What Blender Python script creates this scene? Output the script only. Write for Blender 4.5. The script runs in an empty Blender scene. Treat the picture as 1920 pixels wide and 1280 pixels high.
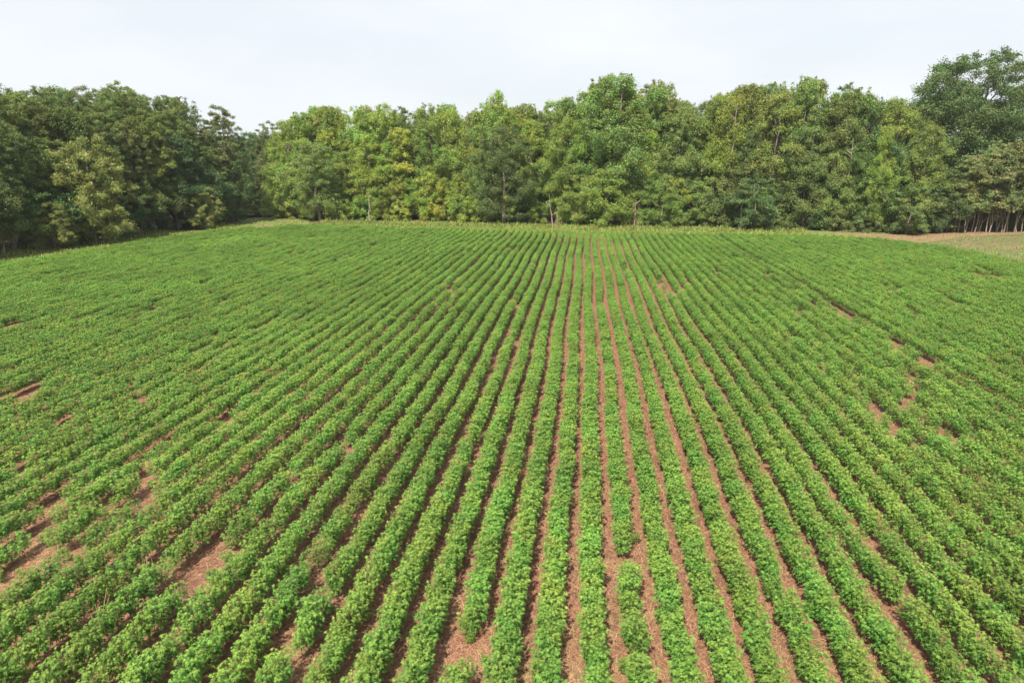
import bpy, math, random
import numpy as np
from mathutils import Vector

random.seed(7)
rng = np.random.default_rng(11)
R = math.radians
scene = bpy.context.scene
C = scene.collection

# ------------------------------------------------------------------ camera
F_PX = 1331.0                    # focal length in pixels of the 1920 wide photograph
CAM_H = 11.3
PITCH = math.atan(340.0 / F_PX)  # the horizon lies 340 px above the picture's centre
YAW = R(5.75)                    # turned a little to the left of the crop rows
cam_data = bpy.data.cameras.new("camera")
cam = bpy.data.objects.new("camera", cam_data)
C.objects.link(cam)
cam.location = (0, 0, CAM_H)
cam.rotation_euler = (math.pi / 2 - PITCH, 0, YAW)
cam_data.sensor_fit = 'HORIZONTAL'
cam_data.sensor_width = 36.0
cam_data.lens = F_PX / 1920 * 36.0
cam_data.clip_start = 0.1
cam_data.clip_end = 12000
scene.camera = cam

# ------------------------------------------------------------------ sun, sky, exposure
SUN_EL = R(52)
TO_SUN = Vector((-0.27, -0.96, 0)).normalized() * math.cos(SUN_EL) + Vector((0, 0, math.sin(SUN_EL)))
sun_data = bpy.data.lights.new("sun", 'SUN')
sun_data.energy = 5.0
sun_data.angle = R(1.2)
sun_data.color = (1.0, 0.93, 0.80)
sun = bpy.data.objects.new("sun", sun_data)
C.objects.link(sun)
sun.rotation_euler = TO_SUN.to_track_quat('Z', 'Y').to_euler()

world = bpy.data.worlds.new("World")
scene.world = world
world.use_nodes = True
nt = world.node_tree
nt.nodes.clear()
w_out = nt.nodes.new('ShaderNodeOutputWorld')
w_bg = nt.nodes.new('ShaderNodeBackground')
w_sky = nt.nodes.new('ShaderNodeTexSky')
w_sky.sky_type = 'NISHITA'
w_sky.sun_disc = False
w_sky.sun_elevation = SUN_EL
w_sky.sun_rotation = math.atan2(TO_SUN.x, TO_SUN.y)
w_sky.air_density = 1.0
w_sky.dust_density = 2.5
w_sky.ozone_density = 1.0
w_bg.inputs['Strength'].default_value = 0.085
# a thin veil of high haze and a few faint clouds over the clear sky
w_tc = nt.nodes.new('ShaderNodeTexCoord')
w_map = nt.nodes.new('ShaderNodeMapping')
w_map.inputs['Scale'].default_value = (1.0, 1.0, 3.0)
w_noise = nt.nodes.new('ShaderNodeTexNoise')
w_noise.inputs['Scale'].default_value = 3.2
w_noise.inputs['Detail'].default_value = 6.0
w_ramp = nt.nodes.new('ShaderNodeMapRange')
w_ramp.inputs['From Min'].default_value = 0.40
w_ramp.inputs['From Max'].default_value = 0.72
w_ramp.inputs['To Min'].default_value = 0.82
w_ramp.inputs['To Max'].default_value = 1.0
w_mix = nt.nodes.new('ShaderNodeMix')
w_mix.data_type = 'RGBA'
w_mix.inputs['B'].default_value = (6.88, 7.20, 7.55, 1)
nt.links.new(w_tc.outputs['Generated'], w_map.inputs['Vector'])
nt.links.new(w_map.outputs['Vector'], w_noise.inputs['Vector'])
nt.links.new(w_noise.outputs['Fac'], w_ramp.inputs['Value'])
nt.links.new(w_ramp.outputs['Result'], w_mix.inputs['Factor'])
nt.links.new(w_sky.outputs['Color'], w_mix.inputs['A'])
nt.links.new(w_mix.outputs['Result'], w_bg.inputs['Color'])
nt.links.new(w_bg.outputs['Background'], w_out.inputs['Surface'])

scene.view_settings.view_transform = 'Standard'
scene.view_settings.look = 'None'
scene.view_settings.exposure = 0.72
scene.view_settings.gamma = 1.0
scene.view_settings.use_curve_mapping = False
scene.cycles.max_bounces = 8
scene.cycles.diffuse_bounces = 3
scene.cycles.transmission_bounces = 4

# ------------------------------------------------------------------ helpers
CP, SP, CY, SY = math.cos(PITCH), math.sin(PITCH), math.cos(YAW), math.sin(YAW)
AX_R = Vector((CY, SY, 0))
AX_F = Vector((-SY * CP, CY * CP, -SP))
AX_U = AX_R.cross(AX_F)


def ray(px, py):
    return (AX_R * ((px - 960) / F_PX) - AX_U * ((py - 640) / F_PX) + AX_F)


def at(px, py, h=0.0):
    """The point at height h that the photograph shows at px, py."""
    d = ray(px, py)
    t = (h - CAM_H) / d.z
    return Vector((d.x * t, d.y * t, h))


def pix(x, y, z=0.0):
    v = Vector((x, y, z - CAM_H))
    dz = v.dot(AX_F)
    return 960 + F_PX * v.dot(AX_R) / dz, 640 - F_PX * v.dot(AX_U) / dz, dz


def height_at(x, y, py):
    """Height of the thing standing at x, y whose top is seen at py."""
    px = pix(x, y, 11.0)[0]
    d = ray(px, py)
    return CAM_H + d.z * math.hypot(x, y) / math.hypot(d.x, d.y)


def np_mesh(name, verts, faces, smooth=False):
    """verts (n,3); faces: list of (m,k) integer arrays."""
    me = bpy.data.meshes.new(name)
    verts = np.asarray(verts, dtype=np.float32)
    me.vertices.add(len(verts))
    me.vertices.foreach_set('co', verts.ravel())
    loops = np.concatenate([f.ravel() for f in faces]).astype(np.int32)
    sizes = np.concatenate([np.full(len(f), f.shape[1]) for f in faces]).astype(np.int32)
    starts = np.concatenate([[0], np.cumsum(sizes)[:-1]]).astype(np.int32)
    me.loops.add(len(loops))
    me.loops.foreach_set('vertex_index', loops)
    me.polygons.add(len(sizes))
    me.polygons.foreach_set('loop_start', starts)
    me.polygons.foreach_set('use_smooth', np.full(len(sizes), smooth))
    me.update(calc_edges=True)
    me.validate()
    return me


def link(name, me, mat=None, parent=None):
    o = bpy.data.objects.new(name, me)
    C.objects.link(o)
    if mat is not None:
        if len(me.materials) == 0:
            me.materials.append(mat)
    if parent is not None:
        o.parent = parent
    return o


def empty(name, loc=(0, 0, 0)):
    o = bpy.data.objects.new(name, None)
    o.empty_display_size = 0.2
    C.objects.link(o)
    o.location = loc
    return o


def tag(o, label=None, cat=None, group=None, kind=None):
    if label: o['label'] = label
    if cat: o['category'] = cat
    if group: o['group'] = group
    if kind: o['kind'] = kind
    return o


def tube_arrays(pts, radii, n=7):
    """Tapered tube through pts."""
    V, Fq = [], []
    pts = [Vector(p) for p in pts]
    for i, p in enumerate(pts):
        a = pts[max(i - 1, 0)]
        b = pts[min(i + 1, len(pts) - 1)]
        t = (b - a).normalized()
        u = t.cross(Vector((0.31, 0.95, 0.11)))
        u.normalize()
        w = t.cross(u)
        for k in range(n):
            an = 2 * math.pi * k / n
            V.append(p + (u * math.cos(an) + w * math.sin(an)) * radii[i])
    for i in range(len(pts) - 1):
        for k in range(n):
            k2 = (k + 1) % n
            Fq.append((i * n + k, i * n + k2, (i + 1) * n + k2, (i + 1) * n + k))
    return np.array([tuple(v) for v in V]), np.array(Fq)


class Tubes:
    def __init__(self):
        self.v, self.f, self.n = [], [], 0

    def add(self, pts, radii, n=7):
        v, f = tube_arrays(pts, radii, n)
        self.v.append(v)
        self.f.append(f + self.n)
        self.n += len(v)

    def mesh(self, name):
        return np_mesh(name, np.concatenate(self.v), [np.concatenate(self.f)], smooth=True)


def unit(a):
    return a / np.maximum(np.linalg.norm(a, axis=1, keepdims=True), 1e-9)


# ------------------------------------------------------------------ materials
def new_mat(name):
    m = bpy.data.materials.new(name)
    m.use_nodes = True
    m.node_tree.nodes.clear()
    return m, m.node_tree


def mixc(t, mode, a, b, fac=1.0):
    n = t.nodes.new('ShaderNodeMix')
    n.data_type = 'RGBA'
    n.blend_type = mode
    for s, v in (('A', a), ('B', b), ('Factor', fac)):
        if hasattr(v, 'is_linked'):
            t.links.new(v, n.inputs[s])
        else:
            n.inputs[s].default_value = v
    return n.outputs['Result']


def rng_map(t, v, a, b, c, d):
    n = t.nodes.new('ShaderNodeMapRange')
    t.links.new(v, n.inputs['Value'])
    for s, x in (('From Min', a), ('From Max', b), ('To Min', c), ('To Max', d)):
        n.inputs[s].default_value = x
    return n.outputs['Result']


def noise(t, scale, detail=3.0, vec=None, rough=0.55):
    n = t.nodes.new('ShaderNodeTexNoise')
    n.inputs['Scale'].default_value = scale
    n.inputs['Detail'].default_value = detail
    n.inputs['Roughness'].default_value = rough
    if vec is not None:
        t.links.new(vec, n.inputs['Vector'])
    return n.outputs['Fac']


def leaf_material(name, base=None, translucent=0.28, rough=0.55, spec=0.35, spread=0.35, clump_scale=0.5, accent=None, accent_at=0.95, patch=0.0):
    """Leaves: base colour (or the object's own colour) varied from leaf to leaf and from spray to spray."""
    m, t = new_mat(name)
    out = t.nodes.new('ShaderNodeOutputMaterial')
    if base is None:
        oi = t.nodes.new('ShaderNodeObjectInfo')
        col = oi.outputs['Color']
    else:
        rgb = t.nodes.new('ShaderNodeRGB')
        rgb.outputs[0].default_value = (*base, 1)
        col = rgb.outputs[0]
    geo = t.nodes.new('ShaderNodeNewGeometry')
    isl = geo.outputs['Random Per Island']
    pos = geo.outputs['Position']
    hsv = t.nodes.new('ShaderNodeHueSaturation')
    t.links.new(col, hsv.inputs['Color'])
    n1 = noise(t, clump_scale, 2.0, pos)
    t.links.new(rng_map(t, n1, 0.3, 0.7, 0.475, 0.525), hsv.inputs['Hue'])
    val = t.nodes.new('ShaderNodeMath')
    val.operation = 'MULTIPLY'
    t.links.new(rng_map(t, isl, 0, 1, 1 - spread, 1 + spread), val.inputs[0])
    n2 = noise(t, clump_scale * 0.7, 2.0, pos)
    t.links.new(rng_map(t, n2, 0.3, 0.7, 0.8, 1.2), val.inputs[1])
    if patch:                                        # broad patches of stronger and weaker growth
        n3 = noise(t, 0.09, 3.0, pos)
        v3 = t.nodes.new('ShaderNodeMath')
        v3.operation = 'MULTIPLY'
        t.links.new(val.outputs[0], v3.inputs[0])
        t.links.new(rng_map(t, n3, 0.3, 0.7, 1 - patch, 1 + patch), v3.inputs[1])
        val = v3
    t.links.new(val.outputs[0], hsv.inputs['Value'])
    c = hsv.outputs['Color']
    if accent is not None:
        st = t.nodes.new('ShaderNodeMath')
        st.operation = 'GREATER_THAN'
        t.links.new(isl, st.inputs[0])
        st.inputs[1].default_value = accent_at
        c = mixc(t, 'MIX', c, (*accent, 1), st.outputs[0])
    p = t.nodes.new('ShaderNodeBsdfPrincipled')
    t.links.new(c, p.inputs['Base Color'])
    p.inputs['Roughness'].default_value = rough
    p.inputs['Specular IOR Level'].default_value = spec
    tr = t.nodes.new('ShaderNodeBsdfTranslucent')
    t.links.new(mixc(t, 'MULTIPLY', c, (1.25, 1.3, 0.6, 1)), tr.inputs['Color'])
    mx = t.nodes.new('ShaderNodeMixShader')
    mx.inputs[0].default_value = translucent
    t.links.new(p.outputs[0], mx.inputs[1])
    t.links.new(tr.outputs[0], mx.inputs[2])
    t.links.new(mx.outputs[0], out.inputs['Surface'])
    return m


def rough_material(name, cols, scales, rough=0.9, bump=0.3, stretch=(1, 1, 1), spec=0.2):
    """Ground and bark: a mix of colours by noises of several scales, with bumps."""
    m, t = new_mat(name)
    out = t.nodes.new('ShaderNodeOutputMaterial')
    geo = t.nodes.new('ShaderNodeNewGeometry')
    mp = t.nodes.new('ShaderNodeMapping')
    mp.inputs['Scale'].default_value = stretch
    t.links.new(geo.outputs['Position'], mp.inputs['Vector'])
    v = mp.outputs['Vector']
    rgb = t.nodes.new('ShaderNodeRGB')
    rgb.outputs[0].default_value = (*cols[0], 1)
    c = rgb.outputs[0]
    last = None
    for col, sc in zip(cols[1:], scales):
        last = noise(t, sc, 5.0, v, 0.62)
        c = mixc(t, 'MIX', c, (*col, 1), rng_map(t, last, 0.42, 0.62, 0, 1))
    p = t.nodes.new('ShaderNodeBsdfPrincipled')
    t.links.new(c, p.inputs['Base Color'])
    p.inputs['Roughness'].default_value = rough
    p.inputs['Specular IOR Level'].default_value = spec
    b = t.nodes.new('ShaderNodeBump')
    b.inputs['Strength'].default_value = bump
    b.inputs['Distance'].default_value = 0.04
    t.links.new(last, b.inputs['Height'])
    t.links.new(b.outputs[0], p.inputs['Normal'])
    t.links.new(p.outputs[0], out.inputs['Surface'])
    return m


M_COTTON = leaf_material('cotton_leaf', (0.104, 0.214, 0.033), translucent=0.14, rough=0.55, spec=0.25, spread=0.28, patch=0.14, clump_scale=0.9,
                         accent=(0.24, 0.12, 0.04), accent_at=0.997)
M_COTTON_YOUNG = leaf_material('young_cotton_leaf', (0.170, 0.280, 0.046), translucent=0.18, rough=0.55, spec=0.25, spread=0.22, patch=0.14, clump_scale=0.9)
M_COTTON_STEM = rough_material('cotton_stem', [(0.16, 0.10, 0.05), (0.10, 0.13, 0.04)], [9.0])
M_TREE_LEAF = leaf_material('tree_leaf', None, translucent=0.25, rough=0.55, spec=0.3, spread=0.38, clump_scale=0.35)
M_NEEDLE = leaf_material('pine_needle', None, translucent=0.15, rough=0.5, spec=0.35, spread=0.35, clump_scale=0.4)
M_BARK = rough_material('bark', [(0.16, 0.125, 0.10), (0.09, 0.07, 0.055), (0.25, 0.21, 0.17)], [2.0, 7.0], stretch=(1, 1, 0.25), bump=0.7)
M_PALE_BARK = rough_material('pale_bark', [(0.25, 0.195, 0.145), (0.15, 0.115, 0.09), (0.34, 0.28, 0.22)], [1.5, 6.0], stretch=(1, 1, 0.3), bump=0.5)
M_SOIL = rough_material('field_soil', [(0.280, 0.124, 0.072), (0.185, 0.082, 0.052), (0.34, 0.195, 0.115), (0.12, 0.064, 0.044)],
                        [0.5, 3.2, 9.0], bump=0.9, stretch=(1.6, 0.7, 1))
M_DIRT = rough_material('dirt_track', [(0.29, 0.16, 0.105), (0.22, 0.12, 0.08), (0.19, 0.16, 0.075)], [0.3, 1.6], bump=0.4)
M_SAND = rough_material('bare_sand', [(0.30, 0.19, 0.12), (0.17, 0.155, 0.06)], [0.45], bump=0.4)
M_LITTER = rough_material('forest_floor', [(0.085, 0.060, 0.035), (0.05, 0.055, 0.022), (0.12, 0.08, 0.045)], [0.25, 1.6], bump=0.5)
M_VERGE = rough_material('grass_verge', [(0.150, 0.190, 0.050), (0.23, 0.18, 0.075), (0.11, 0.16, 0.038)], [0.22, 1.6], bump=0.6)
M_MEADOW = rough_material('meadow', [(0.120, 0.135, 0.050), (0.20, 0.130, 0.078), (0.085, 0.115, 0.036)], [0.12, 0.9], bump=0.6)
M_STRAW = leaf_material('straw', (0.40, 0.255, 0.135), translucent=0.05, rough=0.6, spread=0.6)
M_GRASS = leaf_material('grass_blade', (0.205, 0.250, 0.058), translucent=0.25, spread=0.4, clump_scale=0.25)
M_DRY = leaf_material('dry_stalk', (0.42, 0.28, 0.16), translucent=0.05, spread=0.25)

# ------------------------------------------------------------------ ground and field
def sheet(name, pts, z, mat, kind='structure'):
    me = bpy.data.meshes.new(name)
    me.from_pydata([(p[0], p[1], z) for p in pts], [], [tuple(range(len(pts)))])
    me.update()
    if me.polygons[0].normal.z < 0:
        me.flip_normals()
    o = link(name, me, mat)
    o['kind'] = kind
    return o


def g2(px, py):
    p = at(px, py)
    return (p.x, p.y)


sheet('ground', [(-4000, -4000), (4000, -4000), (4000, 4000), (-4000, 4000)], 0.0, M_VERGE)

LEFT_EDGE = [g2(0, 505), g2(150, 480), g2(300, 455), g2(420, 437), g2(470, 434), g2(486, 436)]
FAR_EDGE = [g2(512, 434), g2(540, 429), g2(650, 431), g2(800, 435), g2(1100, 443), g2(1400, 447), g2(1540, 450)]
RIGHT_EDGE = [g2(1640, 456), g2(1740, 467), g2(1830, 484), g2(1920, 507)]
d0 = np.array(LEFT_EDGE[0]) - np.array(LEFT_EDGE[2])
near_left = tuple(np.array(LEFT_EDGE[0]) + d0 / np.linalg.norm(d0) * 70)
d1 = np.array(RIGHT_EDGE[-1]) - np.array(RIGHT_EDGE[-2])
near_right = tuple(np.array(RIGHT_EDGE[-1]) + d1 / np.linalg.norm(d1) * 14)
FIELD = [near_left] + LEFT_EDGE + FAR_EDGE + RIGHT_EDGE + [near_right, (near_right[0] + 14, near_right[1] - 40), (near_right[0] + 14, -12), (near_left[0], -12)]
sheet('field_soil', FIELD, 0.008, M_SOIL)


def inside(poly, x, y):
    x = np.asarray(x); y = np.asarray(y)
    r = np.zeros(x.shape, bool)
    n = len(poly)
    for i in range(n):
        x1, y1 = poly[i]
        x2, y2 = poly[(i + 1) % n]
        c = ((y1 > y) != (y2 > y)) & (x < (x2 - x1) * (y - y1) / (y2 - y1 + 1e-12) + x1)
        r ^= c
    return r


# verge of grass round the far end and along the left wood
def strip(line, off_a, off_b, z):
    pts = [Vector((p[0], p[1], 0)) for p in line]
    A, B = [], []
    for i, p in enumerate(pts):
        t = (pts[min(i + 1, len(pts) - 1)] - pts[max(i - 1, 0)]).normalized()
        nrm = Vector((-t.y, t.x, 0))
        A.append((p + nrm * off_a)[:2])
        B.append((p + nrm * off_b)[:2])
    return A + B[::-1]


EDGE = [near_left] + LEFT_EDGE + FAR_EDGE
sheet('grass_verge', strip(EDGE, 0.0, 16.0, 0), 0.012, M_VERGE)
WOOD_L = [near_left] + LEFT_EDGE
sheet('forest_floor', strip(WOOD_L, 7.0, 40.0, 0), 0.018, M_LITTER)
sheet('forest_floor', strip(FAR_EDGE, 19.0, 50.0, 0), 0.018, M_LITTER)
# the way out on the right: bare track, rough meadow behind it
sheet('meadow', [g2(1540, 449), g2(1640, 454), g2(1740, 465), g2(1830, 482), g2(1920, 505), near_right, (near_right[0] + 14, near_right[1] - 40), (near_right[0] + 80, near_right[1] - 30), (near_right[0] + 160, 160), g2(1760, 431), g2(1700, 436)], 0.016, M_MEADOW)
sheet('dirt_track', [g2(1560, 439), g2(1620, 438), g2(1700, 441), g2(1760, 438), g2(1800, 434), g2(1870, 433), g2(1950, 434), g2(1950, 438), g2(1860, 441), g2(1790, 446), g2(1750, 453), g2(1725, 456), g2(1640, 447), g2(1560, 441)], 0.022, M_DIRT)
sheet('sand_patch', [g2(468, 431), g2(475, 427), g2(484, 423.5), g2(493, 421), g2(503, 420.5), g2(507, 422), g2(501, 425), g2(504, 428), g2(494, 431), g2(486, 434), g2(474, 433)], 0.027, M_SAND)
sheet('grass_verge', [g2(415, 431), g2(440, 417), g2(470, 409), g2(500, 407), g2(580, 412), g2(580, 434), g2(515, 439), g2(470, 439)], 0.021, M_VERGE)

# ------------------------------------------------------------------ cotton
LOBES = np.array([(0.0, 0.02), (0.46, -0.06), (0.17, 0.24), (0.58, 0.55), (0.13, 0.46), (0.0, 1.08), (-0.13, 0.46), (-0.58, 0.55), (-0.17, 0.24), (-0.46, -0.06)])
HUB = np.array((0.0, 0.24))


def lobed_leaves(pos, nrm, fwd, size):
    """Palmate leaves with five lobes, one fan of triangles each. All arrays per leaf."""
    n = len(pos)
    f = unit(fwd - nrm * (fwd * nrm).sum(1, keepdims=True))
    s = np.cross(f, nrm)
    k = len(LOBES)
    pts = np.vstack([HUB, LOBES])
    droop = -0.38 * (pts[:, 0] ** 2 + (pts[:, 1] - 0.24) ** 2)
    droop[0] = 0.0
    V = pos[:, None, :] + size[:, None, None] * (
        s[:, None, :] * pts[None, :, 0:1] + f[:, None, :] * (pts[None, :, 1:2] - 0.24) + nrm[:, None, :] * droop[None, :, None])
    tri = np.array([(0, 1 + i, 1 + (i + 1) % k) for i in range(k)])
    Fc = (tri[None] + (np.arange(n) * (k + 1))[:, None, None]).reshape(-1, 3)
    return V.reshape(-1, 3), Fc


def cotton_meshes(i):
    h = rng.uniform(0.88, 1.04)
    rx = rng.uniform(0.36, 0.43)
    n = 250
    # shoots: several upright twigs that end in a tuft of leaves
    ns = 17
    ang = rng.uniform(0, 2 * np.pi, ns)
    rad = rx * np.sqrt(rng.uniform(0.02, 1.0, ns)) * 0.92
    tips = np.stack([np.cos(ang) * rad, np.sin(ang) * rad, h * (1 - 0.24 * (rad / rx) ** 3) * rng.uniform(0.86, 1.03, ns)], 1)
    tips[0] = (0.02, 0.0, h)
    which = rng.integers(0, ns, n)
    along = rng.uniform(0, 1, n) ** 1.7
    root = np.stack([tips[which, 0] * 0.45, tips[which, 1] * 0.6, np.full(n, 0.28)], 1)
    base = tips[which] * (1 - along[:, None]) + root * along[:, None]
    az = rng.uniform(0, 2 * np.pi, n)
    out = np.stack([np.cos(az), np.sin(az), np.zeros(n)], 1)
    cen = base * np.array([1, 1, 0])
    out = unit(out + cen / rx * 1.1)
    pos = base + out * (0.035 + 0.09 * along[:, None] + 0.03 * rng.uniform(0, 1, (n, 1)))
    nrm = unit(np.array([0, 0, 1.0]) + out * rng.uniform(0.0, 0.42, (n, 1)) + rng.normal(0, 0.22, (n, 3)))
    size = rng.uniform(0.085, 0.138, n) * (0.72 + 0.45 * along)
    v, f = lobed_leaves(pos, nrm, out + np.array([0, 0, -0.25]), size)
    v[:, 0] *= 0.40 / np.percentile(np.abs(v[:, 0]), 93)      # 0.40 m to either side of the row
    leaves = np_mesh('cotton_foliage', v, [f])
    leaves.materials.append(M_COTTON)
    leaves.materials.append(M_COTTON_YOUNG)      # the newest leaves, at the shoot tips, are lighter
    leaves.polygons.foreach_set('material_index', np.repeat((along < 0.10) & (tips[which, 2] > 0.62 * h), len(LOBES)).astype(np.int32))
    tb = Tubes()
    tb.add([(0, 0, -0.02), (0.01, 0.008, h * 0.5), (0.02, 0, h * 0.97)], [0.010, 0.007, 0.003], 5)
    for k in range(1, ns):
        z0 = rng.uniform(0.12, 0.35) * h
        tb.add([(0.006, 0.004, z0), tuple(tips[k] * np.array([0.6, 0.6, 0.0]) + np.array([0, 0, (z0 + tips[k, 2]) / 2])), tuple(tips[k])], [0.005, 0.004, 0.002], 4)
    stem = tb.mesh('cotton_stem')
    stem.materials.append(M_COTTON_STEM)
    return leaves, stem


COTTON = [cotton_meshes(i) for i in range(9)]

ROW = 0.965
# bare spots of the field: photo pixel, length along the row and width across in metres
GAPS = [
    (893, 1222, 1.45, 0.35), (402, 1078, 2.7, 0.75), (15, 1085, 2.8, 0.9), (90, 1012, 1.6, 0.6), (150, 1050, 0.9, 0.5), (185, 960, 1.0, 0.55),
    (410, 800, 1.7, 0.9), (340, 840, 1.0, 0.5), (30, 762, 2.2, 0.9), (60, 742, 2.2, 0.6), (100, 745, 1.2, 0.5), (130, 800, 1.0, 0.5), (300, 870, 0.9, 0.5),
    (1183, 1062, 1.5, 0.5), (1208, 1170, 0.8, 0.45), (1206, 1245, 0.5, 0.45), (1172, 925, 0.55, 0.4), (1144, 692, 1.1, 0.5), (1130, 650, 0.6, 0.45), (1185, 1010, 0.4, 0.4),
    (1240, 535, 5.5, 1.0), (1258, 550, 3.0, 1.3), (1225, 548, 2.0, 0.5), (1168, 510, 3.5, 0.45),
    (1650, 782, 2.0, 0.8), (1685, 815, 1.0, 0.5), (1718, 850, 0.9, 0.6), (1782, 826, 1.8, 0.9), (1700, 745, 0.7, 0.5), (1600, 715, 0.8, 0.5), (1540, 695, 0.7, 0.45),
    (1845, 522, 4.5, 2.0), (1535, 578, 3.4, 0.7), (1600, 605, 1.6, 0.5), (1440, 520, 2.0, 0.5), (1675, 655, 1.6, 0.5),
    (905, 815, 0.7, 0.45), (885, 842, 0.5, 0.45), (960, 470, 3.0, 0.4), (515, 712, 1.0, 0.5), (432, 665, 1.0, 0.5), (245, 610, 1.6, 0.6), (300, 588, 1.6, 0.6), (30, 618, 2.0, 0.7),
    (400, 640, 1.2, 0.5), (480, 490, 2.0, 0.6), (1490, 1135, 0.6, 0.45), (620, 1140, 0.4, 0.4), (520, 1245, 0.8, 0.5), (310, 1215, 0.9, 0.5), (1290, 540, 1.5, 0.5),
    (1850, 700, 1.2, 0.5), (1740, 690, 1.6, 0.4), (60, 890, 0.6, 0.4), (560, 1080, 0.5, 0.4), (270, 905, 0.7, 0.4), (1395, 560, 1.5, 0.5),
]
gap_world = [(at(px, py, 0.2).x, at(px, py, 0.2).y, a, b) for px, py, a, b in GAPS]

px_, py_, pn_, pw_ = [], [], [], []
n_lo, n_hi = -90, 95
wig = rng.uniform(0, 2 * np.pi, 400)
for n in range(n_lo, n_hi):
    x0 = ROW / 2 + n * ROW - (0.16 if n < -12 else 0) + (0.36 if n > 19 else 0) + (0.10 if n > 34 else 0) - (0.12 if n < -28 else 0)   # wider gaps between drilling passes
    step = 0.36
    ys = np.arange(5.5, 150.0, step) + rng.uniform(-0.09, 0.09, len(np.arange(5.5, 150.0, step)))
    g = n // 4                                             # four rows at a time were drilled together
    xs = x0 + 0.075 * np.sin(ys * 0.19 + wig[g + 100] * 0.3) + 0.022 * np.sin(ys * 0.47 + wig[g + 200]) + rng.normal(0, 0.025, len(ys))
    vig = 0.97 + 0.06 * np.sin(ys * 0.21 + wig[n + 150]) * np.sin(ys * 0.067 + wig[n + 250]) + rng.normal(0, 0.035, len(ys))
    wide = 0.73 - 0.10 * min(1.0, max(0.0, (abs(x0 - 0.5) - 2.5) / 6.0))   # the rows round the middle are narrower
    keep = np.ones(len(ys), bool)
    for gx, gy, a, b in gap_world:
        d = ((xs - gx) / (b * 0.5 + 0.16)) ** 2 + ((ys - gy) / (a * 0.52)) ** 2
        keep &= d > 1.0
        vig = np.where((d > 1.0) & (d < 2.0), vig * 0.86, vig)
    keep &= rng.uniform(0, 1, len(ys)) > 0.014
    for j in range(2):                                     # weak stretches and small misses in every row
        yc, ln = rng.uniform(10, 120), rng.uniform(0.5, 2.2)
        vig = np.where(np.abs(ys - yc) < ln, vig * 0.80, vig)
        keep &= ~((np.abs(ys - yc) < ln * 0.35) & (rng.uniform() < 0.5))
    if n == 1:                                              # a weak row beside the middle furrow
        vig = vig * 0.93
    px_.append(xs[keep]); py_.append(ys[keep]); pn_.append(np.full(keep.sum(), n)); pw_.append(np.stack([vig[keep], (0.5 + 0.5 * vig[keep]) * wide], 1))
for gx, gy, a, b in gap_world:                              # a few stunted seedlings survive in the bare spots
    k = int(rng.integers(1, 3) + 2.2 * a * b)
    px_.append(rng.normal(gx, 0.22 + 0.3 * b, k)); py_.append(gy + rng.uniform(-0.5, 0.5, k) * a); pn_.append(np.full(k, 999))
    sm = rng.uniform(0.28, 0.5, k)
    pw_.append(np.stack([sm, sm * 0.85], 1))
PX, PY = np.concatenate(px_), np.concatenate(py_)
PN, PS = np.concatenate(pn_), np.concatenate(pw_)
ok = inside(FIELD, PX, PY)
# leave out what lies far outside the view
dx, dy = PX * CY + PY * SY, -PX * SY + PY * CY
ok &= (np.abs(dx) < dy * 0.80 + 5) & (dy > 9)
PX, PY, PN, PS = PX[ok], PY[ok], PN[ok], PS[ok]
rot = rng.normal(0, 0.22, len(PX)) + np.pi * rng.integers(0, 2, len(PX))
var = rng.integers(0, len(COTTON), len(PX))
zs = PS[:, 0] * rng.uniform(0.96, 1.04, len(PX))
rad_s = PS[:, 1] * rng.uniform(0.93, 1.07, len(PX))
long_s = PS[:, 0] * rng.uniform(0.85, 1.05, len(PX))

# the 300 that show largest stand one by one
v = np.stack([PX, PY, np.full(len(PX), 0.4 - CAM_H)], 1)
dep = v @ np.array(AX_F)
ix = 960 + F_PX * (v @ np.array(AX_R)) / dep
iy = 640 - F_PX * (v @ np.array(AX_U)) / dep
seen = (ix > -10) & (ix < 1930) & (iy < 1290)
order = np.argsort(np.where(seen, dep, 1e9))
single = np.zeros(len(PX), bool)
single[order[:296]] = True

# lone plants and what tells them apart: photo pixel -> label
SPECIAL = [
    (880, 1258, 'small cotton plant alone at the lower end of the largest bare straw patch'),
    (905, 1165, 'cotton plant at the upper end of the largest bare straw patch, last of its row'),
    (1205, 1110, 'cotton plant opening a short row stub just below a gap near the bare middle furrow'),
    (455, 1020, 'tall cotton plant ending its row at the top of the straw gap on the left'),
    (350, 1115, 'small cotton plant just below the long straw gap on the left'),
]
special = {}
for sx, sy, text in SPECIAL:
    cand = np.where(single & (PN != 999))[0]
    k = cand[np.argmin((ix[cand] - sx) ** 2 + (iy[cand] - sy) ** 2)]
    special[int(k)] = text

for k in np.where(single)[0]:
    e = empty('cotton_seedling' if PN[k] == 999 and int(k) not in special else 'cotton_plant', (float(PX[k]), float(PY[k]), 0.008))
    e.rotation_euler = (0, 0, float(rot[k]))
    e.scale = (float(rad_s[k]), float(long_s[k]), float(zs[k]))
    if int(k) in special:
        tag(e, special[int(k)], 'cotton plant', 'cotton plants of the near rows')
    elif PN[k] == 999:
        tag(e, 'stunted little cotton seedling in a bare spot of the red soil', 'cotton seedling', 'stunted seedlings in the bare spots')
    else:
        tag(e, 'leafy green cotton plant closed up with its neighbours in a row on red soil', 'cotton plant', 'cotton plants of the near rows')
    lv, st = COTTON[var[k]]
    link('foliage', lv, None, e)
    link('stem', st, None, e)

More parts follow.
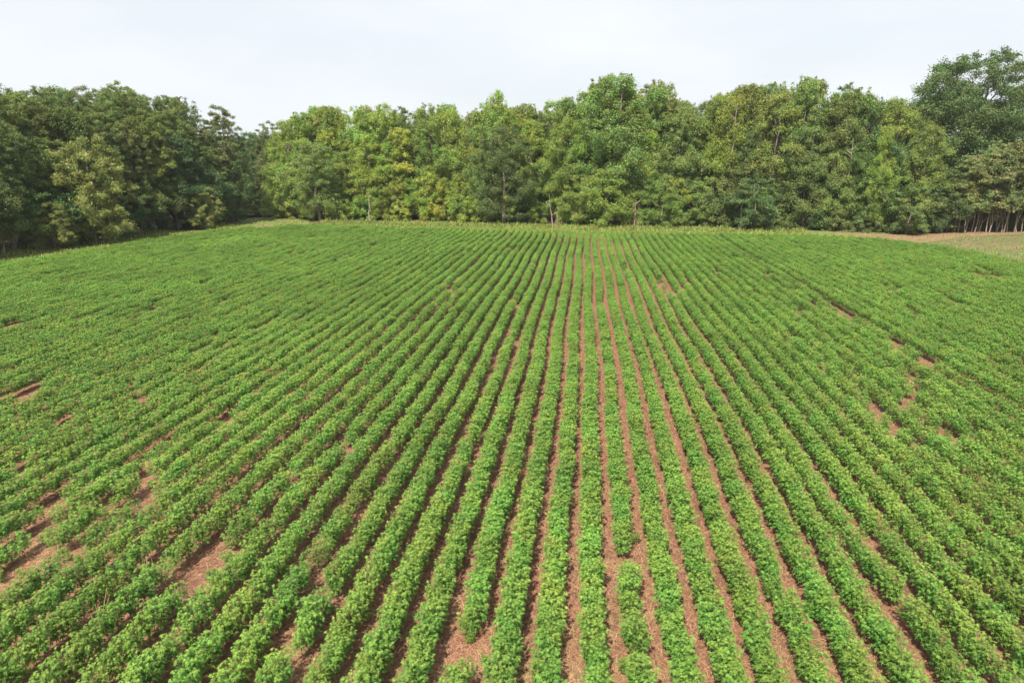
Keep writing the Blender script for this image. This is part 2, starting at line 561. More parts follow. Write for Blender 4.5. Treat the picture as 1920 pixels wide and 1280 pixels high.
# all the other plants: one crop nobody could count
far = ~single
src = bpy.data.collections.new('cotton_sources')
for i, (lv, st) in enumerate(COTTON):
    src.objects.link(bpy.data.objects.new('cotton_source_%02d' % i, lv))
pm = bpy.data.meshes.new('cotton_crop')
pm.vertices.add(int(far.sum()))
pm.vertices.foreach_set('co', np.stack([PX[far], PY[far], np.full(far.sum(), 0.008)], 1).astype(np.float32).ravel())
for nm, ty, val in (('turn', 'FLOAT', rot[far]), ('wide', 'FLOAT', rad_s[far]), ('long', 'FLOAT', long_s[far]), ('tall', 'FLOAT', zs[far])):
    a = pm.attributes.new(nm, ty, 'POINT')
    a.data.foreach_set('value', val.astype(np.float32))
a = pm.attributes.new('pick', 'INT', 'POINT')
a.data.foreach_set('value', var[far].astype(np.int32))
crop = link('cotton_crop', pm)
tag(crop, 'dense rows of green cotton running to the far end of the field', 'crop', None, 'stuff')


def instancer(obj, coll, mat=None):
    ng = bpy.data.node_groups.new('scatter_' + obj.name, 'GeometryNodeTree')
    ng.interface.new_socket('Geometry', in_out='INPUT', socket_type='NodeSocketGeometry')
    ng.interface.new_socket('Geometry', in_out='OUTPUT', socket_type='NodeSocketGeometry')
    gi, go = ng.nodes.new('NodeGroupInput'), ng.nodes.new('NodeGroupOutput')
    iop = ng.nodes.new('GeometryNodeInstanceOnPoints')
    ci = ng.nodes.new('GeometryNodeCollectionInfo')
    ci.inputs['Collection'].default_value = coll
    ci.inputs['Separate Children'].default_value = True
    ci.inputs['Reset Children'].default_value = True

    def attr(nm, ty):
        nd = ng.nodes.new('GeometryNodeInputNamedAttribute')
        nd.data_type = ty
        nd.inputs['Name'].default_value = nm
        return nd.outputs['Attribute']
    cr = ng.nodes.new('ShaderNodeCombineXYZ')
    ng.links.new(attr('turn', 'FLOAT'), cr.inputs['Z'])
    cs = ng.nodes.new('ShaderNodeCombineXYZ')
    ng.links.new(attr('wide', 'FLOAT'), cs.inputs['X'])
    ng.links.new(attr('long', 'FLOAT'), cs.inputs['Y'])
    ng.links.new(attr('tall', 'FLOAT'), cs.inputs['Z'])
    ng.links.new(gi.outputs[0], iop.inputs['Points'])
    ng.links.new(ci.outputs[0], iop.inputs['Instance'])
    iop.inputs['Pick Instance'].default_value = True
    ng.links.new(attr('pick', 'INT'), iop.inputs['Instance Index'])
    ng.links.new(cr.outputs[0], iop.inputs['Rotation'])
    ng.links.new(cs.outputs[0], iop.inputs['Scale'])
    ng.links.new(iop.outputs[0], go.inputs[0])
    md = obj.modifiers.new('scatter', 'NODES')
    md.node_group = ng
    return md


instancer(crop, src)

# ------------------------------------------------------------------ straw and grass
def blades(name, pos, length, width, lean, mat, label, cat):
    """Thin blades or straws: pos (n,3) root, lean 0 = upright, 1 = flat."""
    n = len(pos)
    az = rng.uniform(0, 2 * np.pi, n)
    hd = np.stack([np.cos(az), np.sin(az), np.zeros(n)], 1)
    d = unit(hd * lean[:, None] + np.array([0, 0, 1.0]) * (1 - lean[:, None]))
    s = np.cross(d, np.array([0, 0, 1.0]) + hd * 0.3)
    s = unit(s) * (width / 2)[:, None]
    top = pos + d * length[:, None]
    mid = pos + d * length[:, None] * 0.55 + np.array([0, 0, 1.0]) * (0.06 * length[:, None])
    V = np.stack([pos - s, pos + s, mid + s * 0.8, mid - s * 0.8, top], 1).reshape(-1, 3)
    b = (np.arange(n) * 5)[:, None]
    q = b + np.array([[0, 1, 2, 3]])
    t = b + np.array([[3, 2, 4]])
    me = np_mesh(name, V, [q, t])
    o = link(name, me, mat)
    tag(o, label, cat, None, 'stuff')
    return o


NS = 60000
sd = 13.5 + 45 * rng.uniform(0, 1, NS) ** 1.7
sx = rng.uniform(-0.78, 0.78, NS) * sd
swx, swy = sx * CY - sd * SY, sx * SY + sd * CY
q = rng.uniform(0, 1, NS) < 0.5
fx = np.round(swx / ROW) * ROW + rng.normal(0, 0.14, NS)
swx = np.where(q, fx, swx)
ex, ey = [], []
for gx, gy, a, b in gap_world:
    if gy < 60:
        k = int(420 * a * b)
        ex.append(rng.normal(gx, b * 0.33 + 0.1, k)); ey.append(rng.normal(gy, a * 0.3, k))
swx = np.concatenate([swx] + ex); swy = np.concatenate([swy] + ey)
NS = len(swx)
blades('straw', np.stack([swx, swy, np.full(NS, 0.018)], 1), rng.uniform(0.12, 0.42, NS), rng.uniform(0.005, 0.011, NS), rng.uniform(0.90, 1.0, NS), M_STRAW,
       'flattened dry straw lying on the red soil between the rows', 'straw')


def along(line, n):
    pts = np.array(line)
    seg = np.linalg.norm(np.diff(pts, axis=0), axis=1)
    cum = np.concatenate([[0], np.cumsum(seg)])
    s = rng.uniform(0, cum[-1], n) if np.isscalar(n) else np.asarray(n) * cum[-1]
    i = np.clip(np.searchsorted(cum, s) - 1, 0, len(seg) - 1)
    u = (s - cum[i]) / seg[i]
    p = pts[i] * (1 - u[:, None]) + pts[i + 1] * u[:, None]
    t = (pts[i + 1] - pts[i]) / seg[i][:, None]
    return p, np.stack([-t[:, 1], t[:, 0]], 1)


NG = 60000
p, nn = along(EDGE[1:], NG)
off = rng.uniform(-0.4, 15.0, NG)
p = p + nn * off[:, None]
cw = np.array([g2(a, b) for a, b in np.stack([rng.uniform(420, 570, 2600), rng.uniform(409, 436, 2600)], 1)])
cw = cw[~inside(FIELD, cw[:, 0], cw[:, 1])]
p = np.concatenate([p, cw])
off = np.concatenate([off, np.full(len(cw), 4.0)])
mp_ = np.stack([rng.uniform(1560, 1960, 9000), rng.uniform(434, 512, 9000)], 1)
mw = np.array([g2(a, b) for a, b in mp_])
keep = ~inside(FIELD, mw[:, 0], mw[:, 1]) & (rng.uniform(0, 1, 9000) < 0.75)
NV = len(p)
p = np.concatenate([p, mw[keep]])
NG = len(p)
blades('grass', np.stack([p[:, 0], p[:, 1], np.full(NG, 0.01)], 1), np.where(np.arange(NG) < NV, rng.uniform(0.15, 0.55, NG) * np.concatenate([0.7 + 1.1 * np.clip((off - 7) / 8, 0, 1), np.ones(NG - NV)]), rng.uniform(0.06, 0.24, NG)), rng.uniform(0.05, 0.12, NG), rng.uniform(0.1, 0.7, NG), M_GRASS,
       'uneven light green grass and weeds along the field edge below the wood', 'grass')

# ------------------------------------------------------------------ trees
def leaf_cards(cpos, cdir, size, aspect=0.55, jitter=0.65, up=0.45):
    """One pointed leaf spray per position: four corners, slightly folded."""
    n = len(cpos)
    nrm = unit(cdir * 0.8 + np.array([0, 0, up]) + rng.normal(0, jitter, (n, 3)))
    a = rng.normal(0, 1, (n, 3)) + cdir * 0.6
    f = unit(a - nrm * (a * nrm).sum(1, keepdims=True))
    s = np.cross(f, nrm)
    L = size[:, None]
    V = np.stack([cpos - f * L * 0.5, cpos + s * L * aspect * 0.5 - nrm * L * 0.10, cpos + f * L * 0.5 - nrm * L * 0.12, cpos - s * L * aspect * 0.5 - nrm * L * 0.10], 1).reshape(-1, 3)
    Fq = np.arange(n * 4).reshape(n, 4)
    return V, Fq


def sprays(centres, radii, per, size, flat=0.9, aspect=0.6, up=0.25, jitter=0.75, twigs=11, fuzz=0.26):
    """Leaves gathered round the twig ends of every spray, so that crowns break up at two scales."""
    P, D, S = [], [], []
    for c, r, k in zip(centres, radii, per):
        tw = unit(rng.normal(0, 1, (twigs, 3)))
        low = tw[:, 2] < -0.3
        tw[low, 2] *= -rng.uniform(-0.8, 1.0, low.sum())
        tw = unit(tw)
        tl = rng.uniform(0.45, 1.15, twigs)
        w = rng.integers(0, twigs, k)
        g = rng.normal(0, 1, (k, 3))
        q = tw[w] * tl[w, None] * rng.uniform(0.55, 1.0, (k, 1)) + g * fuzz
        P.append(c + q * r * np.array([1, 1, flat]))
        D.append(unit(tw[w] + g * 0.5))
        S.append(rng.uniform(0.6, 1.4, k) * size)
    return leaf_cards(np.concatenate(P), np.concatenate(D), np.concatenate(S), aspect=aspect, up=up, jitter=jitter)


def trunk_tubes(h, r0, lean, limbs, targets, fork=0.55):
    tb = Tubes()
    k = 7
    wob = rng.normal(0, 0.012 * h, (k, 2))
    wob[0] = 0
    path = [(lean[0] * (i / (k - 1)) ** 1.5 * h + wob[i, 0], lean[1] * (i / (k - 1)) ** 1.5 * h + wob[i, 1], -0.15 + h * 0.93 * i / (k - 1)) for i in range(k)]
    rad = [r0 * (1.25 if i == 0 else 1 - 0.86 * i / (k - 1)) for i in range(k)]
    tb.add(path, rad, 9)
    pa = np.array(path)
    for j in limbs:
        t = targets[j]
        z0 = max(0.12 * h, t[2] - abs(np.hypot(t[0], t[1])) * 0.75 - 0.08 * h)
        i = np.interp(z0, pa[:, 2], np.arange(k))
        b = np.array([np.interp(i, np.arange(k), pa[:, c]) for c in range(3)])
        rb = np.interp(i, np.arange(k), rad) * 0.45
        m = b * 0.5 + t * 0.5 + np.array([0, 0, 0.05 * h * rng.uniform(-0.3, 1)])
        tb.add([b, m, t], [rb, rb * 0.6, rb * 0.18], 6)
    return tb


def broadleaf(h, r, base, n_clumps, leaves, leaf_size, shape='oval', r0=None, clump=(0.9, 1.8), limb_n=14, flat=0.9, bark=None):
    """Crown of many leaf sprays round limbs; returns (trunk mesh, crown mesh)."""
    cs, rs = [], []
    i = 0
    while len(cs) < n_clumps and i < n_clumps * 40:
        i += 1
        u = rng.uniform(0, 1)
        z = base + (h - base) * u
        if shape == 'oval':
            env = r * math.sin(math.pi * min(1, 0.16 + 0.80 * u)) ** 0.7
        elif shape == 'column':
            env = r * (1 - u ** 3) ** 0.5 * (0.8 + 0.2 * math.sin(u * 9 + r))
        elif shape == 'wide':
            env = r * max(0.0, 1 - ((u - 0.45) / 0.58) ** 2) ** 0.5
        else:                                   # dome to the ground
            env = r * (1 - u ** 2) ** 0.5
        a = rng.uniform(0, 2 * math.pi)
        lob = 1 + 0.22 * math.sin(3 * a + z * 0.7) + 0.14 * math.sin(5 * a - z * 1.1)
        rho = env * lob * math.sqrt(rng.uniform(0.12, 1.0))
        c = np.array([rho * math.cos(a), rho * math.sin(a), z])
        cr = rng.uniform(*clump) * (1.0 - 0.45 * u ** 3)
        if any(np.linalg.norm(c - q) < 0.47 * (cr + qr) for q, qr in zip(cs, rs)):
            continue
        c[2] = min(c[2], h - cr * 0.5)
        cs.append(c); rs.append(cr)
    if shape in ('oval', 'column') and h > 12:       # a few leaders above the crown
        for j in range(7):
            a = rng.uniform(0, 2 * math.pi)
            rho = r * 0.62 * math.sqrt(rng.uniform(0, 1))
            zt = h - 0.9 * (rho / r) ** 2 * 3 - rng.uniform(-0.5, 1.2)
            for q in range(3):
                cs.append(np.array([rho * math.cos(a), rho * math.sin(a), zt - 0.75 * q]))
                rs.append(0.30 + 0.16 * q)
    cs, rs = np.array(cs), np.array(rs)
    w = rs ** 2
    per = np.maximum(20, (leaves * w / w.sum()).astype(int))
    V, Fq = sprays(cs, rs, per, leaf_size, flat=flat)
    crown = np_mesh('crown', V, [Fq])
    crown.materials.append(M_TREE_LEAF)
    limbs = rng.choice(len(cs), min(limb_n, len(cs)), replace=False)
    tb = trunk_tubes(h, r0 or 0.016 * h, rng.normal(0, 0.03, 2), limbs, cs)
    trunk = tb.mesh('trunk')
    trunk.materials.append(bark or M_BARK)
    return trunk, crown


def pine(h, r, base, leaves, needle):
    cs, rs = [], []
    z = base
    while z < h - 0.6:
        u = (z - base) / (h - base)
        env = r * (1.0 - u ** 3.2) ** 0.7 * rng.uniform(0.7, 1.1) + 0.35
        k = 5 if u < 0.8 else 3
        a0 = rng.uniform(0, 6.28)
        for j in range(k):
            a = a0 + j * 6.28 / k + rng.normal(0, 0.3)
            for fr in ((0.55, 1.0) if env > 1.6 else (0.95,)):
                rho = env * fr * rng.uniform(0.8, 1.1)
                cs.append((rho * math.cos(a), rho * math.sin(a), z + rho * 0.18 + rng.normal(0, 0.25)))
                rs.append(rng.uniform(0.55, 0.95) * (1 - 0.3 * u))
        z += rng.uniform(0.55, 0.95)
    cs.append((0, 0, h - 0.5)); rs.append(0.6)
    cs, rs = np.array(cs), np.array(rs)
    w = rs ** 2
    per = np.maximum(25, (leaves * w / w.sum()).astype(int))
    V, Fq = sprays(cs, rs, per, needle, flat=0.95, aspect=0.22, up=0.0, jitter=1.0, twigs=14, fuzz=0.20)
    crown = np_mesh('crown', V, [Fq])
    crown.materials.append(M_NEEDLE)
    limbs = rng.choice(len(cs), min(26, len(cs)), replace=False)
    trunk = trunk_tubes(h, 0.013 * h, rng.normal(0, 0.015, 2), limbs, cs).mesh('trunk')
    trunk.materials.append(M_BARK)
    return trunk, crown


LIB = {
    'tall': [(22, broadleaf(22, 4.3, 2.5, 120, 46000, 0.215, s, clump=(0.5, 1.5), flat=1.15)) for s in ('oval', 'column', 'oval', 'column', 'oval', 'column')],
    'dense': [(18, broadleaf(18, 5.2, 1.0, 150, 50000, 0.19, 'oval', clump=(0.5, 1.3))) for _ in range(2)],
    'small': [(9, broadleaf(9, 3.3, 0.8, 60, 22000, 0.19, s, clump=(0.4, 1.1))) for s in ('oval', 'dome', 'wide', 'oval')],
    'under': [(9, broadleaf(9, 3.2, 2.6, 46, 18000, 0.19, s, clump=(0.4, 1.1), r0=0.10)) for s in ('oval', 'wide')],
    'shrub': [(4, broadleaf(4, 2.1, 0.2, 34, 10000, 0.15, 'dome', clump=(0.3, 0.75), limb_n=8)) for _ in range(3)],
    'oak': [(28, broadleaf(28, 10.5, 6.5, 330, 130000, 0.27, 'wide', r0=0.55, clump=(0.9, 2.2), limb_n=50))],
    'pine': [(22, pine(22, 3.5, b, 60000, 0.30)) for b in (3.0, 6.0, 2.0, 4.0)],
    'bushy_pine': [(11, pine(11, 3.6, 1.2, 34000, 0.28)) for _ in range(2)],
    'slim': [(13, broadleaf(13, 1.9, 3.9, 46, 15000, 0.19, 'column', r0=0.065, clump=(0.35, 0.9), limb_n=9, bark=M_PALE_BARK)) for _ in range(3)],
}
NAMES = {'tall': ('broadleaf_tree', 'tree'), 'dense': ('dense_tree', 'tree'), 'small': ('small_tree', 'tree'), 'under': ('small_tree', 'tree'), 'shrub': ('shrub', 'shrub'), 'oak': ('oak_tree', 'tree'),
         'pine': ('pine_tree', 'pine tree'), 'bushy_pine': ('young_pine', 'pine tree'), 'slim': ('slender_tree', 'tree')}


def plant(kind, x, y, h, color, label, group=None, width=1.0, variant=None, tilt=None, rz=None, bark=None):
    lib = LIB[kind]
    h0, (tr, cr) = lib[variant % len(lib)] if variant is not None else lib[rng.integers(0, len(lib))]
    e = empty(NAMES[kind][0], (x, y, 0.0))
    s = h / h0
    e.scale = (s ** 0.6 * width, s ** 0.6 * width, s)
    e.rotation_euler = (tilt[0] if tilt else rng.normal(0, 0.02), tilt[1] if tilt else rng.normal(0, 0.02), rng.uniform(0, 6.28) if rz is None else rz)
    tag(e, label, NAMES[kind][1], group)
    link('trunk', tr, None, e)
    c = link('crown', cr, None, e)
    c.color = (*color, 1)
    return e


# where the wood's edge stands, and how high the skyline is, in the photograph
LEFT_LINE = [g2(-420, 556), g2(-160, 514), g2(0, 487), g2(150, 463), g2(300, 440), g2(420, 424), g2(470, 417)]
FAR_LINE = [g2(494, 411), g2(700, 413), g2(900, 417.5), g2(1100, 421), g2(1300, 425), g2(1500, 432), g2(1650, 437), g2(1735, 440)]
SKY_X = [-400, 0, 60, 100, 150, 235, 300, 345, 380, 402, 435, 462, 486, 500, 520, 560, 590, 620, 700, 760, 820, 880, 905, 930, 975, 1010, 1040, 1075, 1100, 1118, 1150, 1200, 1250, 1275, 1320, 1345, 1400, 1450, 1500, 1560, 1610, 1650, 1690, 1720, 1760, 1920, 2300]
SKY_Y = [175, 166, 155, 165, 162, 155, 172, 182, 206, 222, 200, 222, 250, 248, 228, 216, 200, 196, 198, 190, 190, 200, 206, 172, 186, 190, 166, 176, 168, 146, 140, 152, 152, 182, 176, 156, 150, 150, 142, 150, 166, 184, 180, 170, 180, 250, 250]


def sky_y(px):
    return float(np.interp(px, SKY_X, SKY_Y))


def offset_line(line, d):
    pts = [Vector((p[0], p[1], 0)) for p in line]
    out = []
    for i, p in enumerate(pts):
        t = (pts[min(i + 1, len(pts) - 1)] - pts[max(i - 1, 0)]).normalized()
        out.append(tuple((p + Vector((-t.y, t.x, 0)) * d)[:2]))
    return out


def length(line):
    return float(np.linalg.norm(np.diff(np.array(line), axis=0), axis=1).sum())


def vary(c, a=0.17):
    k = 1 + rng.uniform(-a, a)
    return (c[0] * k * (1 + rng.uniform(-a, a)), c[1] * k, c[2] * k * (1 + rng.uniform(-a, a)))


YEL = (0.262, 0.33, 0.066)
MID = (0.16, 0.24, 0.058)
DARK = (0.095, 0.152, 0.046)
GREY = (0.128, 0.188, 0.06)
PINE = (0.15, 0.205, 0.054)
LIME = (0.235, 0.320, 0.062)


def far_color(px):
    """The leaf colour of the trees along the far wood: yellow green in the middle, darker to the right."""
    a = np.interp(px, [480, 560, 700, 900, 1000, 1150, 1300, 1500, 1750], [0.40, 0.85, 1.0, 0.85, 0.65, 0.6, 0.4, 0.25, 0.12])
    a = np.clip(a + rng.normal(0, 0.16), 0, 1)
    b = GREY if px > 1250 else MID
    if rng.uniform() < 0.09:
        a = min(1.0, a + 0.6)
    return vary(tuple(np.array(YEL) * a + np.array(b) * (1 - a)))


def row_of(line, d, spacing, fn, jit=0.35):
    ln = offset_line(line, d)
    n = max(2, int(length(ln) / spacing))
    u = (np.arange(n) + 0.5 + rng.uniform(-jit, jit, n)) / n
    p, nn = along(ln, np.clip(u, 0, 1))
    p = p + nn * rng.uniform(-0.8, 0.8, n)[:, None]
    for x, y in p:
        px = pix(x, y, 8)[0]
        if -140 < px < 2060:
            fn(float(x), float(y), px)


# ---- far wood
def tall_far(lo, hi):
    def f(x, y, px):
        h = height_at(x, y, sky_y(px)) * rng.uniform(lo, hi)
        if 1680 < px: h *= 0.85
        if rng.uniform() < (0.12 if px < 1300 else 0.28):
            plant('pine', x, y, h * 1.01, vary(PINE), 'dark pine crown rising among the broadleaf trees of the far wood', 'pines in the far wood')
        else:
            plant('tall', x, y, h, far_color(px), 'tall broadleaf tree in the closed green wall of the far wood', 'broadleaf trees of the far wood', width=rng.uniform(0.9, 1.2))
    return f


def small_far(x, y, px):
    c = far_color(px)
    plant('small', x, y, rng.uniform(7, 13.5), c, 'small leafy tree at the foot of the far wood, branches hanging low', 'small trees edging the far wood', width=rng.uniform(0.85, 1.15))


def shrub_far(x, y, px):
    if 1020 < px < 1060 or 1175 < px < 1205:
        return
    plant('shrub', x, y, rng.uniform(2.2, 5.0), far_color(px), 'low leafy bush where the far wood meets the grass', 'bushes along the far wood', width=rng.uniform(0.8, 1.15))


row_of(FAR_LINE, 1.0, 3.4, shrub_far)
row_of(FAR_LINE, 3.0, 3.8, small_far)
row_of(FAR_LINE, 6.0, 4.2, tall_far(0.62, 0.90))
row_of(FAR_LINE, 9.5, 3.5, tall_far(0.88, 1.0))
row_of(FAR_LINE, 14.0, 4.2, tall_far(0.90, 1.0))
row_of(FAR_LINE, 20.0, 5.0, tall_far(0.86, 0.98))


# ---- left wood
def tall_left(lo, hi):
    def f(x, y, px):
        h = height_at(x, y, sky_y(px)) * rng.uniform(lo, hi)
        if rng.uniform() < 0.72 and px < 400:
            plant('pine', x, y, h, vary(PINE), 'tall olive pine with fluffy needles in the left wood', 'pines of the left wood', width=rng.uniform(0.95, 1.2))
        else:
            plant('tall', x, y, h, vary(DARK if rng.uniform() < 0.6 else MID), 'tall dark broadleaf tree in the left wood', 'broadleaf trees of the left wood', width=rng.uniform(1.1, 1.45))
    return f


def small_left(x, y, px):
    plant('under' if rng.uniform() < 0.65 else 'small', x, y, rng.uniform(6.5, 12), vary(DARK), 'small dark tree with thin stems under the edge of the left wood', 'small trees under the left wood', width=rng.uniform(0.9, 1.2))


row_of(LEFT_LINE, 2.6, 3.6, small_left)
row_of(LEFT_LINE, 5.0, 3.5, tall_left(0.66, 0.90))
row_of(LEFT_LINE, 8.5, 3.5, tall_left(0.94, 1.0))
row_of(LEFT_LINE, 12.5, 3.9, tall_left(0.95, 1.02))
row_of(LEFT_LINE, 19.5, 5.0, tall_left(0.93, 1.01))


# ---- trees farther off, seen through the gap between the woods and beyond the slender stand
def beyond(kind, px, dist, top, color, label, group):
    d = ray(px, 300)
    k = dist / math.hypot(d.x, d.y)
    x, y = d.x * k, d.y * k
    plant(kind, x, y, height_at(x, y, top), color, label, group, width=rng.uniform(1.1, 1.5))


for i in range(12):
    beyond('tall', 405 + i * 15 + rng.uniform(-5, 5), 185 + 22 * (i % 2), 254 + rng.uniform(-6, 14), vary(GREY), 'distant tree closing the gap between the two woods', 'distant trees behind the gap')
for i in range(16):
    beyond('small' if i % 2 else 'tall', 1740 + i * 17 + rng.uniform(-6, 6), 150 + 14 * (i % 3), np.interp(1740 + i * 17, [1740, 1830, 1880, 1960], [318, 290, 268, 272]) + rng.uniform(-8, 10), vary((0.175, 0.210, 0.078)),
           'olive tree behind the slender stand beyond the track', 'olive trees behind the slender stand')


# ---- trees that stand out
def stand(kind, px, py, top, color, label, back=0.0, **kw):
    p = at(px, py)
    d = Vector((p.x, p.y, 0)).normalized()
    x, y = p.x + d.x * back, p.y + d.y * back
    return plant(kind, x, y, height_at(x, y, top), color, label, **kw)


stand('oak', 1797, 438, 102, (0.108, 0.165, 0.055), 'broad dark oak, the tallest tree, overtopping the wood beside the dirt track', back=19, width=1.12, rz=0.4)
stand('tall', 1925, 432, 125, (0.125, 0.168, 0.064), 'open crowned tree with sky showing through, beyond the tall oak', back=14, width=1.35, variant=0)
stand('dense', 945, 421, 238, (0.120, 0.165, 0.055), 'rounded dense dark green tree in the middle of the far wood', back=1.5, width=1.15, variant=0)
stand('dense', 600, 414, 268, (0.189, 0.264, 0.075), 'bushy olive tree spreading to the grass at the start of the far wood', back=1.0, width=1.2, variant=1)
stand('bushy_pine', 180, 460, 255, (0.225, 0.255, 0.068), 'large bushy yellow olive pine leaning out of the dark left wood', back=1.0, width=1.25, variant=0)
stand('bushy_pine', 105, 468, 378, (0.225, 0.255, 0.068), 'small round yellow olive pine below the larger one in the left wood', back=0.2, width=1.0, variant=1)
stand('bushy_pine', 385, 430, 350, (0.225, 0.255, 0.068), 'low yellowish pine near the dark corner of the left wood', back=0.4, width=1.0, variant=1)
stand('pine', 435, 421, 198, (0.165, 0.195, 0.066), 'brownish tall pine alone against the sky beside the gap in the woods', back=6, width=1.1, variant=1)
stand('pine', 520, 413, 226, (0.165, 0.195, 0.066), 'rounded distant pine top rising just past the gap in the woods', back=22, width=1.2, variant=0)
stand('tall', 1640, 438, 236, LIME, 'lime green vine covered tree in front of the darker wood near the track', back=3.0, width=0.62, variant=1)
stand('small', 1135, 425, 318, (0.205, 0.280, 0.058), 'bright green vine mound between the two bare trunks of the far wood', back=0.5, width=1.35, variant=1)
stand('small', 1085, 424, 330, (0.225, 0.285, 0.062), 'yellowish green leafy tree beside the white leaning trunk', back=0.8, width=1.0, variant=2)
stand('small', 1240, 427, 345, (0.175, 0.255, 0.056), 'fresh green low tree just past the brown vine draped trunk', back=0.5, width=1.1, variant=0)
stand('tall', 1150, 425, 138, (0.185, 0.282, 0.079), 'tallest pale green tree near the middle of the far skyline', back=8, width=1.3, variant=0)
stand('tall', 930, 421, 170, (0.273, 0.368, 0.085), 'narrow yellow green treetop standing above the skyline beside the middle dip', back=10, width=0.8, variant=3)
stand('small', 1700, 440, 352, (0.160, 0.222, 0.072), 'rounded grey green tree overhanging the dirt track', back=0.2, width=1.2, variant=2)
for px, top, text in ((1728, 350, 'low dark tree shading the bend of the dirt track'), (1757, 340, 'dark tree in front of the tall oak, hiding its trunk')):
    stand('small', px, 437, top, (0.110, 0.155, 0.055), text, back=1.0, width=1.15)
stand('small', 1410, 431, 335, (0.117, 0.185, 0.064), 'wide dark tree with layered low branches in the far wood', back=0.4, width=1.4, variant=2)

for px, top in ((1700, 186), (1745, 168), (1790, 172), (1838, 190)):
    stand('tall', px, 438, top, vary(GREY), 'tall tree filling in behind the tall oak', back=rng.uniform(24, 32), width=1.5, group='trees behind the tall oak')
for px, top, back in ((452, 300, 22), (470, 285, 30), (486, 290, 40), (462, 268, 48), (498, 262, 30), (478, 330, 20)):
    stand('tall', px, 416, top, vary(DARK), 'dark tree standing in the gap between the two woods', back=back, width=1.15, group='trees in the gap')
# slender trees in a close stand beyond the track
for i in range(38):
    px = 1768 + i * 6.4 + rng.uniform(-4, 4)
    py = 436 - 0.5 * (i % 3) + rng.uniform(-1.0, 1.0)
    p = at(px, py)
    hh = height_at(p.x, p.y, np.interp(px, [1750, 1830, 1880, 1960], [330, 285, 262, 268]) + rng.uniform(-8, 18))
    plant('slim', p.x, p.y, hh, vary((0.180, 0.215, 0.076)), 'slender pale stemmed tree in the close stand beyond the track', 'slender trees beyond the track', width=rng.uniform(1.0, 1.4),
          tilt=(rng.normal(0, 0.05), rng.normal(0, 0.05)))

# bare trunks
def dead_tree(px, py, top, back, label, r0=0.14, lean=(0, 0), branches=5, mat=M_PALE_BARK, tangle=0, b_low=0.3):
    p = at(px, py)
    d = Vector((p.x, p.y, 0)).normalized()
    x, y = p.x + d.x * back, p.y + d.y * back
    h = height_at(x, y, top)
    e = empty('dead_tree', (x, y, 0))
    tag(e, label, 'dead tree')
    k = 8
    pts = [(lean[0] * h * (i / (k - 1)) + rng.normal(0, 0.01 * h) * (i > 0), lean[1] * h * (i / (k - 1)), -0.1 + h * i / (k - 1)) for i in range(k)]
    tb = Tubes()
    tb.add(pts, [r0 * (1.2 if i == 0 else 1 - 0.8 * i / (k - 1)) for i in range(k)], 8)
    t = tb.mesh('trunk'); t.materials.append(mat)
    link('trunk', t, None, e)
    if branches:
        for j in range(branches):
            bt = Tubes()
            i = rng.uniform(b_low, 0.92) * (k - 1)
            b = np.array([np.interp(i, range(k), [q[c] for q in pts]) for c in range(3)])
            a = rng.uniform(-0.7, 0.7) + (math.pi if rng.uniform() < 0.5 else 0)
            L = rng.uniform(0.5, 1.7)
            b2 = b + np.array([math.cos(a) * L * 0.5, math.sin(a) * L * 0.4, L * 0.35])
            b3 = b2 + np.array([math.cos(a) * L * 0.35, math.sin(a) * L * 0.3, L * rng.uniform(0.2, 0.6)])
            bt.add([b, b2, b3], [r0 * 0.45, r0 * 0.3, r0 * 0.1], 6)
            bm = bt.mesh('branch'); bm.materials.append(mat)
            link('branch', bm, None, e)
    if tangle:
        tb = Tubes()
        for j in range(tangle):
            a = rng.uniform(0, 6.28)
            rr = abs(rng.normal(0, 1.0)) + 0.1
            x0, y0 = rr * math.cos(a), rr * math.sin(a) * 0.6
            L = rng.uniform(0.15, 0.95) ** 1.3 * h
            q0 = np.array([x0, y0, -0.05])
            q1 = q0 * np.array([0.8, 0.8, 1]) + np.array([rng.normal(0, 0.25), rng.normal(0, 0.2), L * 0.5])
            q2 = q0 * np.array([0.4, 0.4, 1]) + np.array([rng.normal(0, 0.35), rng.normal(0, 0.25), L])
            tb.add([q0, q1, q2], [0.022, 0.018, 0.012], 4)
        vm = tb.mesh('dry_vines'); vm.materials.append(M_DRY)
        link('dry_vines', vm, None, e)
    return e


dead_tree(1037, 426, 362, -0.6, 'white leaning bare trunk at the edge of the far wood', r0=0.13, lean=(-0.14, 0), branches=2)
dead_tree(1190, 426, 372, -0.6, 'brown dead trunk wrapped in dry hanging vines', r0=0.16, branches=4, tangle=34)
dead_tree(1045, 426, 385, -0.2, 'thin grey dead stems standing beside the white leaning trunk', r0=0.06, branches=3, tangle=18)
dead_tree(693, 417, 352, 1.2, 'single straight pale trunk showing below the yellow green trees', r0=0.17, branches=0)
dead_tree(1365, 430, 192, 6.8, 'tall bare pale snag with short broken branches high in the far wood', r0=0.19, branches=4, b_low=0.75)
dead_tree(1408, 431, 222, 6.5, 'thinner bare stem beside the tall pale snag', r0=0.12, branches=2, b_low=0.75)
dead_tree(1388, 431, 380, -0.4, 'short brown trunk at the foot of the dark layered trees', r0=0.2, branches=0)
dead_tree(1580, 437, 258, 5.8, 'grey dead tree with crooked bare limbs below the far skyline', r0=0.16, branches=6, b_low=0.7)

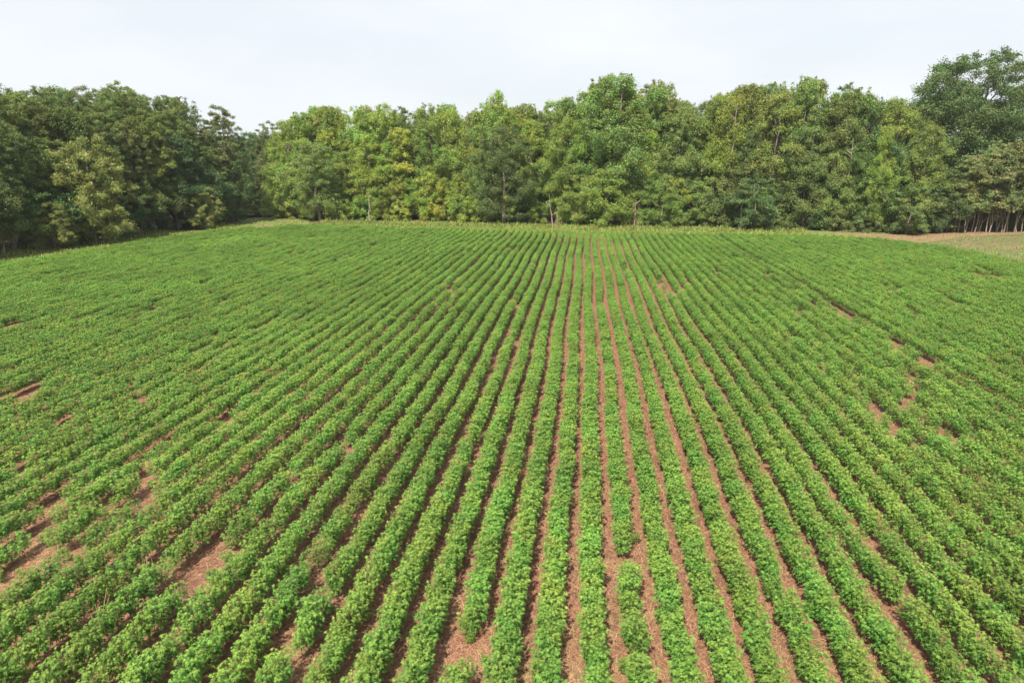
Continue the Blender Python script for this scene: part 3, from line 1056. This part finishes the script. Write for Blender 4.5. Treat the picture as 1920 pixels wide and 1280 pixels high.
# dry weed stalks among the rows
def dry_weed(px, py, h, n, label):
    p = at(px, py, 0)
    e = empty('dry_weed', (p.x, p.y, 0.008))
    tag(e, label, 'weed')
    for j in range(n):
        tb = Tubes()
        a = rng.uniform(0, 6.28)
        b = np.array([rng.normal(0, 0.08), rng.normal(0, 0.08), 0])
        L = h * rng.uniform(0.7, 1.0)
        l = rng.uniform(0.05, 0.35)
        m = b + np.array([math.cos(a) * l * L * 0.4, math.sin(a) * l * L * 0.4, L * 0.5])
        t = b + np.array([math.cos(a) * l * L, math.sin(a) * l * L, L])
        tb.add([b, m, t], [0.012, 0.010, 0.004], 5)
        mm = tb.mesh('stalk'); mm.materials.append(M_DRY)
        link('stalk', mm, None, e)


for w in [
    (378, 1022, 1.15, 4, 'pair of tall dry weed stalks forking above the rows'),
    (283, 1092, 1.0, 5, 'clump of dry reddish weed stalks between two rows lower down'),
    (432, 968, 1.1, 3, 'upright dry weed stalk farthest up its furrow from the straw gap'),
    (186, 1190, 1.2, 3, 'lone thin dry stalk standing in the furrow nearest the corner'),
    (268, 1155, 0.6, 3, 'short dry stalk leaning over a weak cotton row'),
    (617, 782, 1.1, 3, 'small dry stalk in a furrow halfway up the field'),
    (812, 592, 1.3, 5, 'bleached dry weed standing in a furrow of the upper field'),
    (951, 456, 1.5, 6, 'tiny pale dry weed near the far end of the rows'),
    (1089, 700, 0.7, 5, 'pale dry weed tuft lying along the bare middle furrow'),
    (1078, 612, 0.5, 4, 'second pale tuft farther along the bare middle furrow'),
]:
    dry_weed(*w)

# ------------------------------------------------------------------ summer haze
hz = bpy.data.materials.new('haze')
hz.use_nodes = True
ht = hz.node_tree
ht.nodes.clear()
h_out = ht.nodes.new('ShaderNodeOutputMaterial')
h_vol = ht.nodes.new('ShaderNodeVolumePrincipled')
h_vol.inputs['Color'].default_value = (0.90, 0.95, 1.0, 1)
h_vol.inputs['Density'].default_value = 0.00016
h_vol.inputs['Anisotropy'].default_value = 0.2
ht.links.new(h_vol.outputs[0], h_out.inputs['Volume'])
hx0, hx1, hy0, hy1, hz0, hz1 = -330.0, 330.0, -60.0, 330.0, -1.0, 46.0
hm = bpy.data.meshes.new('haze')
hm.from_pydata([(x, y, z) for z in (hz0, hz1) for x, y in ((hx0, hy0), (hx1, hy0), (hx1, hy1), (hx0, hy1))], [],
               [(3, 2, 1, 0), (4, 5, 6, 7), (0, 1, 5, 4), (1, 2, 6, 5), (2, 3, 7, 6), (3, 0, 4, 7)])
hm.update()
haze = link('haze', hm, hz)
tag(haze, 'thin warm weather haze lying over the field and woods', 'haze', None, 'stuff')
